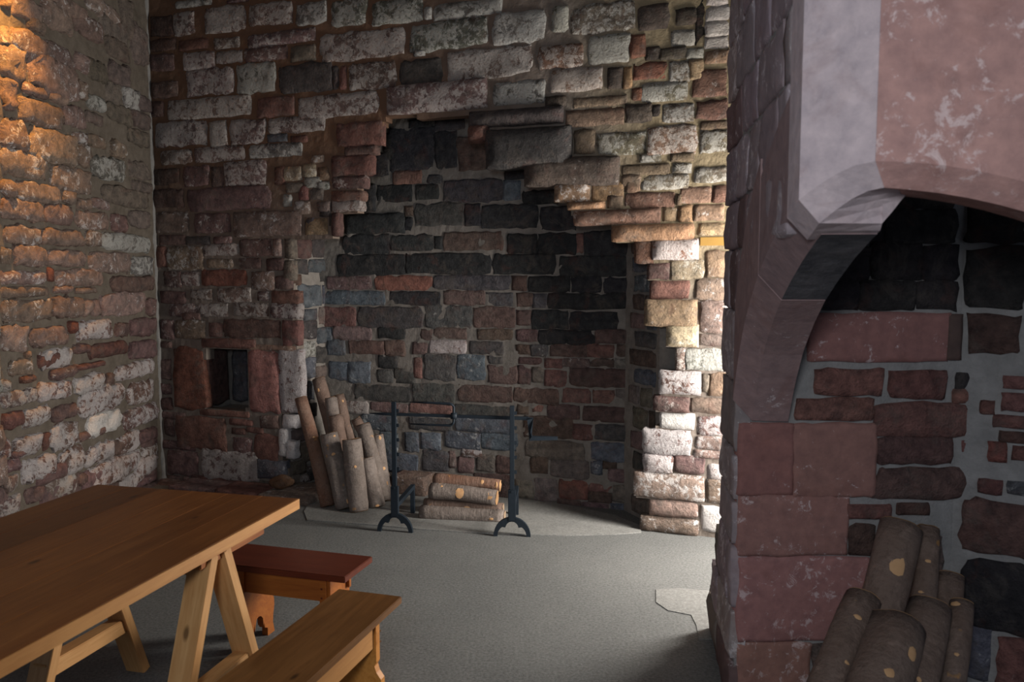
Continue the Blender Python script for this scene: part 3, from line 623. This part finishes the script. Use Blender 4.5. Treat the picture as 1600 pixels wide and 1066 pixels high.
strip('hood_corner_stone', [sample(2.06), sample(1.99)] + facet, zC, M_ASH, ch=.05, out=.018, zadd=.004, color=(.54, .43, .43, .35), th=TH + .004)
strip('hood_front_stone', [facet[-1]] + front, zC, M_ASH, ch=.05, out=.016, zadd=.004, color=(.46, .26, .225, .5), th=TH + .004)
# pillar below the springing and coursed flank
FL = Plane((p1(3.42), 3.42), math.degrees(math.atan2(-1, -.1359)))   # right-hand wall face, u runs towards the camera
rndc = 'HHHHHP'
z = .0
random.seed(21)
while z < 4.2:
    h_ = random.uniform(.17, .27)
    smax = 3.42 - 3.0 if z + h_ < 1.75 else (3.42 - 2.10)
    s = 0.0
    while s < smax - .03:
        ww = min(random.uniform(.2, .42), smax - s)
        if smax - s - ww < .1: ww = smax - s
        put_stone(FL, AF, s + .008, z + .008, s + ww - .008, z + h_ - .008, random.choice(rndc), d=.012, mat=M_ASH, rough=.008, sq=.05, jit=.05)
        s += ww
    z += h_
for fx, fy, fw, fz0, fz1, cc in ((.0, -.30, .30, .0, .20, 'Q'), (.0, -.22, .22, .19, .36, 'H'), (.0, -.14, .14, .35, .55, 'Q')):
    put_stone(FL, AF, fy, fz0, .02, fz1, cc, d=.012, mat=M_ASH, rough=.012, embed=.25)
# right-hand room wall carrying on from the hood towards the camera, outside the frame
V, Fc = gridface([(1.9, 1.52), (2.05, .2), (2.2, -1.5)], 0, zC)
wr = link('wall_right', mesh_of(V, Fc), M_MORTF); tag(wr, kind='structure')

# ================================================================== table
def frame_root(name, p, ang, label, cat, group=None):
    o = empty(name, p, ang); return tag(o, label, cat, group)
# local frame: x = towards the camera along the table, y = to the viewer's right across it
def local_root(name, origin, deg, label, cat):
    """+x of the root points back into the room (deg clockwise from straight ahead), +y points left"""
    o = empty(name, origin, math.pi / 2 - R(deg)); return tag(o, label, cat)
TA = 13.6; fr = at_z(466, 779, .75)
T = local_root('trestle_table', (fr.x, fr.y, 0), TA, 'long varnished pine trestle table beside the left wall', 'table')
TW = .95; TL = 2.3; th_ = .042
wds = [.16, .155, .165, .15, .16, .16]; y = 0
for i, wd_ in enumerate(wds):
    bm = bmesh.new(); L_ = TL
    box_bm(bm, (-L_ / 2, -wd_ / 2 + .0006, -th_ / 2), (L_ / 2, wd_ / 2 - .0006, th_ / 2), .0015)
    o = link('plank', bm_done(bm), M_TABLE, T); o.location = (-TL / 2, y + wd_ / 2, .75 - th_ / 2); y += wd_
box('edge_strip', (-TL, -.006, .75 - th_), (0, .0, .749), M_EDGE, T, .001)
# two sawhorse trestles: each side an A of two legs with a tread between them
def leg_between(name, a, b, we, wt, mat, root, side):
    """square-section board from a (top) to b (foot), width we along y, thickness wt in the plane x-z"""
    a = Vector(a); b = Vector(b); ax = (b - a); L_ = ax.length; ax.normalize(); ey = Vector((0, 1, 0)); ez = ax.cross(ey)
    bm = bmesh.new(); box_bm(bm, (0, -we / 2, -wt / 2), (L_, we / 2, wt / 2), .002)
    o = link(name, bm_done(bm), mat, root); o.location = a; o.rotation_euler = Matrix((ax, ey, ez)).transposed().to_euler(); return o
ap = .70
def inv(root, p):
    return root.matrix_basis.inverted() @ Vector(p)
pa = inv(T, at_y(338, 866, 2.82)); 
for tx in (-.52, -1.85):
    for ty, sh in ((.055, 0), (.70, .13)):
        tx += sh
        leg_between('leg', (tx - .035, ty, ap), (tx - .29, ty, 0), .085, .042, M_PALE, T, 0)
        leg_between('leg', (tx + .035, ty, ap), (tx + .29, ty, 0), .085, .042, M_PALE, T, 0)
        box('rail', (tx - .22, ty - .03, .205), (tx + .22, ty + .03, .265), M_PALE, T)
        box('batten', (tx - .10, ty - .03, ap - .03), (tx + .30, ty + .03, .75 - th_), M_REDL, T)
    tx -= .13
    box('cross_beam', (tx - .03, .09, ap - .08), (tx + .03, .74, .75 - th_ - .001), M_REDL, T)

# ================================================================== benches
def bench_leg(w, h, t):
    """board end with an ogee foot: outline in (y,z)"""
    a = w / 2; o = []
    o += [(-a * .86, h), (a * .86, h), (a * .86, h * .60), (a * .80, h * .56), (a * .86, h * .50), (a * 1.0, h * .44), (a * 1.02, h * .34), (a * .93, h * .22), (a * .90, h * .14), (a * 1.0, 0.0), (a * .55, 0), (a * .55, h * .10)]
    for k in range(9):
        t_ = k / 8 * math.pi; 
        if k in (2, 6): o.append((a * .40 * math.cos(t_) , h * .12 + h * .06 * math.sin(t_)))
        o.append((a * .36 * math.cos(t_), h * .13 + h * .19 * math.sin(t_)))
    o2 = []
    for p in o:
        if not o2 or (abs(p[0] - o2[-1][0]) + abs(p[1] - o2[-1][1])) > .004: o2.append(p)
    o2 += [(-a * .55, h * .10), (-a * .55, 0), (-a * 1.0, 0), (-a * .90, h * .14), (-a * .93, h * .22), (-a * 1.02, h * .34), (-a * 1.0, h * .44), (-a * .86, h * .50), (-a * .80, h * .56), (-a * .86, h * .60)]
    return o2
def bench(name, origin, deg, L_, W, Hh, legs, label, m_top, m_side, m_leg):
    """origin = far right corner of the seat on the floor; +x back, +y left; the seat runs along x (deg) """
    rt = local_root(name, origin, deg, label, 'bench')
    box('seat', (-L_, 0, Hh - .028), (0, W, Hh), m_top, rt, .003)
    ap_h = .105
    x_a, x_b = min(legs), max(legs)
    for yy in (.035, W - .035 - .02):
        box('apron', (x_a - .03 if len(legs) < 3 else x_a, yy, Hh - .028 - ap_h), (x_b + .03, yy + .02, Hh - .0285), m_side, rt, .002)
    for lx in legs:
        lg = link('leg', bm_done(prism(bench_leg(W * .94, Hh - .03, .03), 'x', -.015, .015)), m_leg, rt); lg.location = (lx, W / 2, 0)
        for zz in (.07, .11):
            pg = box('peg', (-.004, -.0025, -.004), (.004, .0, .004), m_top, lg, .001); pg.location = (0, -W * .44, Hh - zz)
    return rt
n0 = at_z(628, 932, .42)
bench('near_bench', (n0.x, n0.y, 0), 16.5, 1.5, .27, .42, (-.16, -1.32), 'long brown pine bench nearest the camera, beside the table', M_BENCH, M_EDGE, M_BLEG)
f0 = at_z(538.7, 902, .40)
# far bench runs across: its +x points right along the fireplace side
fb = bench('far_bench', (f0.x, f0.y, 0), 106, 1.22, .262, .40, (-.118, -.515), 'short red-brown stained bench crosswise past the table end', M_RED, M_REDL, M_REDL)
# ================================================================== spit
def tube_path(pts, r, sides=8, square=False, rot=0, taper=None):
    V = []; Fc = []; pts = [Vector(p) for p in pts]; n = len(pts)
    for i, p in enumerate(pts):
        d = (pts[min(i + 1, n - 1)] - pts[max(i - 1, 0)]).normalized()
        up = Vector((0, 0, 1)) if abs(d.z) < .9 else Vector((0, 1, 0))
        a = d.cross(up).normalized(); b_ = a.cross(d).normalized(); rr = (taper[i] if taper else 1) * r
        # mitre
        if 0 < i < n - 1:
            d1 = (pts[i] - pts[i - 1]).normalized(); c_ = max(.5, d1.dot(d)); 
        else: c_ = 1
        for k in range(sides):
            t = rot + k * math.tau / sides; V.append(p + (a * math.cos(t) + b_ * math.sin(t)) * rr / (c_ if square else 1))
    for i in range(n - 1):
        for k in range(sides):
            k2 = (k + 1) % sides; Fc.append((i * sides + k, i * sides + k2, (i + 1) * sides + k2, (i + 1) * sides + k))
    Fc.append(tuple(range(sides))[::-1]); Fc.append(tuple(range((n - 1) * sides, n * sides)))
    return V, Fc
def stand(base, rear, ztop, label, hook_side):
    """upright with a trefoil arched foot across the front, and an arm with a leg behind; local x right, y back"""
    d = Vector(rear) - Vector(base); rz = math.atan2(d.y, d.x) - math.pi / 2
    rt = empty('spit_stand', base, rz * .6 ); tag(rt, label, 'spit stand')
    ro, ri = .118, .07; pts = []
    for k in range(17):
        t = math.pi * k / 16; pts.append((ro * math.cos(t), ro * 1.05 * math.sin(t)))
    pts.append((-ro + .022, 0))
    for k in range(0, 6): t = math.pi - math.pi * .36 * k / 5; pts.append((-.04 + .052 * math.cos(t), .052 * math.sin(t) * 1.3))
    for k in range(0, 9): t = math.pi * .95 - math.pi * .9 * k / 8; pts.append((.042 * math.cos(t), .052 + .045 * math.sin(t)))
    for k in range(5, -1, -1): t = math.pi * .36 * k / 5; pts.append((.04 + .052 * math.cos(t), .052 * math.sin(t) * 1.3))
    pts.append((ro - .022, 0))
    link('arched_foot', bm_done(prism(pts, 'y', -.012, .012)), M_IRON, rt)
    box('post_socket', (-.024, -.015, .10), (.024, .015, .30), M_IRON, rt, .003)
    box('post', (-.014, -.012, .30), (.014, .012, ztop), M_IRON, rt, .003)
    V, Fc = tube_path([(0, .01, .165), (0, d.length * .98, .19), ], .02, 4, True, math.pi / 4); link('rear_arm', mesh_of(V, Fc), M_IRON, rt)
    box('rear_leg', (-.014, d.length - .02, 0), (.014, d.length + .008, .205), M_IRON, rt, .002)
    for k in range(5):
        zz = .40 + k * .094
        box('hook', (.014, .004, zz), (.030, .012, zz + .022), M_IRON, rt, .001)
    box('bolt', (-.006, -.02, .285), (.006, -.012, .297), M_IRON, rt, .001)
    return rt
bl = at_z(617.5, 831); br = at_z(800, 838)
zl = at_y(628, 628, bl.y).z; zr = at_y(803, 634, br.y).z
stand(bl, at_z(655, 803), zl, 'left black iron spit stand with arched foot, near the leaning logs', 1)
stand(br, at_z(812, 805), zr, 'right black iron spit stand with arched foot, by the crank end', 1)
Ys = lambda x: bl.y + .03 + (br.y - bl.y) * (x - 628) / (803 - 628)
P = lambda x, y: at_y(x, y, Ys(x))
sc = P(700, 649); SPT = empty('roasting_spit', sc)
tag(SPT, 'black iron roasting spit with two-pronged fork and crank handle across two stands', 'spit')
def sp_part(name, pts, r, **k):
    V, Fc = tube_path([Vector(p) - sc for p in pts], r, **k); return link(name, mesh_of(V, Fc, not k.get('square')), M_IRON, SPT)
sp_part('rod', [P(578, 646), P(600, 647), P(825, 654)], .015, sides=4, square=True, rot=math.pi / 4, taper=[.25, .8, 1])
sp_part('crank', [P(822, 654), P(828.5, 654.5), P(829, 685), P(871, 685)], .014, sides=4, square=True, rot=math.pi / 4)
fk = [P(640, 628.5), P(670, 629.5), P(702, 631)]
for t in range(1, 5): a = math.pi / 2 * t / 4; fk.append(P(702 + 7 * math.sin(a), 638 - 7 * math.cos(a)))
fk.append(P(709, 658))
for t in range(1, 5): a = math.pi / 2 * t / 4; fk.append(P(702 + 7 * math.cos(a), 658 + 7 * math.sin(a)))
fk += [P(670, 664), P(640, 662.5)]
sp_part('fork', fk, .0085, sides=8, taper=[.4] + [.8] + [1] * (len(fk) - 4) + [.8, .4])
cl = P(709, 650); sp_part('fork_collar', [cl + Vector((-.02, 0, 0)), cl + Vector((.02, 0, 0))], .021, sides=10)

# ================================================================== logs
def log(name, p0, p1_, r, mat, label, group, seed=0, bend=.02, taper=.9, scars=(), cut=True, sides=16):
    """p0 foot or left end, p1_ top or right end, world points"""
    p0 = Vector(p0); p1_ = Vector(p1_); ax = p1_ - p0; L_ = ax.length; rot = ax.to_track_quat('Z', 'Y')
    n = 12; V = []; Fc = []; rn = random.Random(seed); bx, by = rn.uniform(-1, 1) * bend, rn.uniform(-1, 1) * bend
    def rad(t, a): 
        return r * (1 + (taper - 1) * t) * (1 + .10 * noise.noise(Vector((math.cos(a) * 1.2, math.sin(a) * 1.2, t * L_ * 5 + seed * 7))) + .05 * noise.noise(Vector((math.cos(a) * 3, math.sin(a) * 3, t * L_ * 14 + seed))))
    def cen(t): s_ = math.sin(t * math.pi); return Vector((bx * s_, by * s_, t * L_))
    for i in range(n + 1):
        t = i / n
        for k in range(sides):
            a = k * math.tau / sides; q = rad(t, a) * (1 if 0 < i < n else .97); c = cen(t); V.append((c.x + q * math.cos(a), c.y + q * math.sin(a), c.z + (noise.noise(Vector((a, seed, t))) * .006 if i in (0, n) else 0)))
    for i in range(n):
        for k in range(sides): k2 = (k + 1) % sides; Fc.append((i * sides + k, i * sides + k2, (i + 1) * sides + k2, (i + 1) * sides + k))
    Fc.append(tuple(range(sides))[::-1]); Fc.append(tuple(range(n * sides, (n + 1) * sides)))
    root = link(name, mesh_of(V, Fc, True), mat); root.location = p0; root.rotation_euler = rot.to_euler()
    for f in root.data.polygons[-2:]: f.use_smooth = False
    tag(root, label, 'log', group)
    for end, t in ((0, 0), (1, 1)):
        c = cen(t); rr = .93
        Vc = [(c.x, c.y, c.z + (.003 if end else -.003))]; Fd = []
        for k in range(sides): a = k * math.tau / sides; q = rad(t, a) * rr; Vc.append((c.x + q * math.cos(a), c.y + q * math.sin(a), c.z + (.004 if end else -.004) + noise.noise(Vector((a, seed, t))) * .006))
        for k in range(sides): Fd.append((0, 1 + k, 1 + (k + 1) % sides) if end else (0, 1 + (k + 1) % sides, 1 + k))
        link('cut_end', mesh_of(Vc, Fd), M_CUT if (cut is True or cut == 'both' ) else M_CUTG, root)
    rq = rot.inverted(); view = Vector((0, 0, H)) - (p0 + p1_) / 2; lv = rq @ view; a0 = math.atan2(lv.y, lv.x)
    for (t, da, sw, sh) in scars:
        sw *= .8; sh *= .8
        a = a0 + da; c = cen(t); q = rad(t, a) + .002; ctr = Vector((c.x + q * math.cos(a), c.y + q * math.sin(a), c.z)); nrm = Vector((math.cos(a), math.sin(a), 0)); tg = Vector((-math.sin(a), math.cos(a), 0)); up = Vector((0, 0, 1))
        Vs = [ctr + nrm * .003]; m = 10
        for k in range(m):
            w_ = 1 + .35 * noise.noise(Vector((k, seed, t * 9))); Vs.append(ctr + (tg * math.cos(k * math.tau / m) * sw + up * math.sin(k * math.tau / m) * sh) * w_ - nrm * (.002 + (sw * math.cos(k * math.tau / m)) ** 2 / (2 * r)))
        link('branch_scar', mesh_of(Vs, [(0, 1 + k, 1 + (k + 1) % m) for k in range(m)], True), M_CUT, root)
    return root
def lean(x0, y0, x1, y1, rpx, dY, mat, label, seed, **k):
    f = at_z(x0, y0); t = at_y(x1, y1, f.y + dY); f = f + Vector((0, 0, .012)); return log('log', f, t, rpx / F * f.y, mat, label, 'logs leaning in the recessed fireplace', seed, **k)
lean(512, 793, 470, 622, 11.5, .16, M_BARKR, 'long red-brown log leaning farthest left beside the jamb', 1, bend=.008, scars=[(.62, .3, .012, .008)], cut=True)
lean(545, 772, 498, 592, 12, .17, M_BARKD, 'tallest log at the back of the leaning logs', 2, bend=.01, scars=[(.9, -.5, .012, .02)])
lean(560, 772, 529, 618, 10, .15, M_BARKD, 'thin dark back log with a knot near its top, right of the tallest one', 3, scars=[(.93, .5, .01, .012)])
lean(538, 780, 517, 622, 11.5, .13, M_BARK, 'grey split log behind the front row with its pale top showing', 4)
lean(548, 782, 524, 650, 13, .10, M_BARKD, 'squat dark log standing just behind the two front logs', 5)
lean(540, 796, 514, 678, 16, .10, M_BARK, 'thick grey front log, left of the front pair, with orange branch scar', 6, bend=.012, scars=[(.72, .0, .018, .012), (.08, .3, .01, .02), (.95, .6, .014, .01)])
lean(561, 800, 549, 687, 16, .07, M_BARK, 'thick grey front log, right of the front pair, standing nearly upright', 7, bend=.015, taper=.93, scars=[(.62, .1, .012, .012)])
lean(597, 786, 567, 664, 13.5, .13, M_BARK, 'medium grey log leaning behind the right front log', 8, bend=.01)
lean(590, 794, 574, 716, 12.5, .07, M_BARK, 'short grey log tucked right of the front pair', 9, scars=[(.02, 0, .02, .01)])
lean(605, 784, 591, 680, 9.5, .10, M_BARK, 'slender log on the right of the leaning pile with bright scars', 10, scars=[(.48, .2, .022, .016), (.95, .3, .012, .02)])
lean(578, 770, 541, 668, 9, .10, M_BARKD, 'small dark log in the gap at the back of the leaning pile', 11)
lean(612, 770, 556, 655, 9, .08, M_BARKD, 'thin dark log lowest at the back right of the leaning pile', 12)
def lie(x0, y0, x1, y1, Y, rpx, mat, label, seed, **k):
    a = at_y(x0, y0, Y + .06); b_ = at_y(x1, y1, Y - .03); return log('log', a, b_, rpx / F * Y, mat, label, 'logs lying on the hearth', seed, **k)
lie(658, 801, 788, 808, 5.42, 12.5, M_BARK, 'grey log lying lowest and frontmost on the hearth', 21, bend=.005, cut=False, scars=[(.86, .4, .012, .02)])
lie(664, 787, 786, 794, 5.54, 9, M_BARKD, 'dark charred log behind the frontmost hearth log', 22, bend=.004, cut=False, scars=[(.55, .3, .012, .03)])
lie(673, 767, 776, 778, 5.52, 13.5, M_BARK, 'thick hearth log with a big orange scar and pale sawn end', 23, bend=.004, scars=[(.47, .0, .045, .035), (.92, .15, .045, .028), (.18, -.7, .018, .014)])
lie(679, 750, 781, 759, 5.64, 11, M_BARKR, 'brown split log on top at the back of the hearth stack', 24, bend=.004, scars=[(.75, -.3, .02, .015), (.97, 0, .03, .01)])
def near(x1, y1, Yt, x0, y0, rr, mat, label, seed, **k):
    f = at_z(x0, y0); t = at_y(x1, y1, Yt); return log('log', f + Vector((0, 0, .02)), t, rr, mat, label, 'logs propped in the arched fireplace', seed, sides=20, **k)
near(1408, 822, 2.84, 1290, 1250, .071, M_BARKD, 'tallest thick log propped in the arched fireplace, with pale scar', 31, bend=.01, taper=1, scars=[(.82, .25, .032, .04), (.5, .1, .02, .02)])
near(1450, 826, 2.90, 1400, 1235, .045, M_BARKD, 'narrower log right behind the tallest one in the arched fireplace', 32, scars=[(.85, .1, .012, .008), (.72, -.3, .015, .006)])
near(1484, 902, 2.90, 1450, 1235, .050, M_BARKD, 'smooth brown log at the back right under the arch', 33, taper=1, bend=0)
near(1348, 936, 2.70, 1190, 1340, .062, M_BARKD, 'leftmost slanting log of the pile under the arch', 34, bend=.004, taper=1, scars=[(.88, .1, .018, .01), (.7, .4, .014, .008)])
near(1402, 978, 2.60, 1280, 1400, .090, M_BARKD, 'stout middle log with bright orange knots under the arch', 35, bend=.006, taper=.98, scars=[(.86, .75, .022, .028), (.74, .2, .02, .02), (.6, .4, .012, .012)])
near(1452, 950, 2.72, 1370, 1330, .074, M_BARKD, 'thick log with ridged bark, second from right under the arch', 36, bend=.01, taper=.97, scars=[(.62, .2, .014, .014)])
near(1503, 944, 2.76, 1470, 1290, .046, M_BARKD, 'slim upright log farthest right under the arch', 37, scars=[(.72, .1, .01, .008), (.97, -.5, .02, .012)])
near(1440, 916, 2.84, 1400, 1270, .042, M_BARKD, 'short dark log wedged in the middle of the pile under the arch', 38, scars=[(.97, -.3, .02, .006)])

# loose round stone on the ledge
st = stone_mesh(.19, .10, .045, 77, .01, sq=.34, jit=.05, embed=.05)
so = link('loose_stone', st, M_STONE); so.color = (.17, .095, .055, .0)
PL = Plane(B.world(0, 0, -.12).xy, math.degrees(B.a)); s_, z_ = PL.hit(438, 754); so.location = PL.world(s_, z_); so.rotation_euler = (0, 0, B.a)
tag(so, 'rounded brown loose stone lying on the ledge at the left jamb', 'stone')
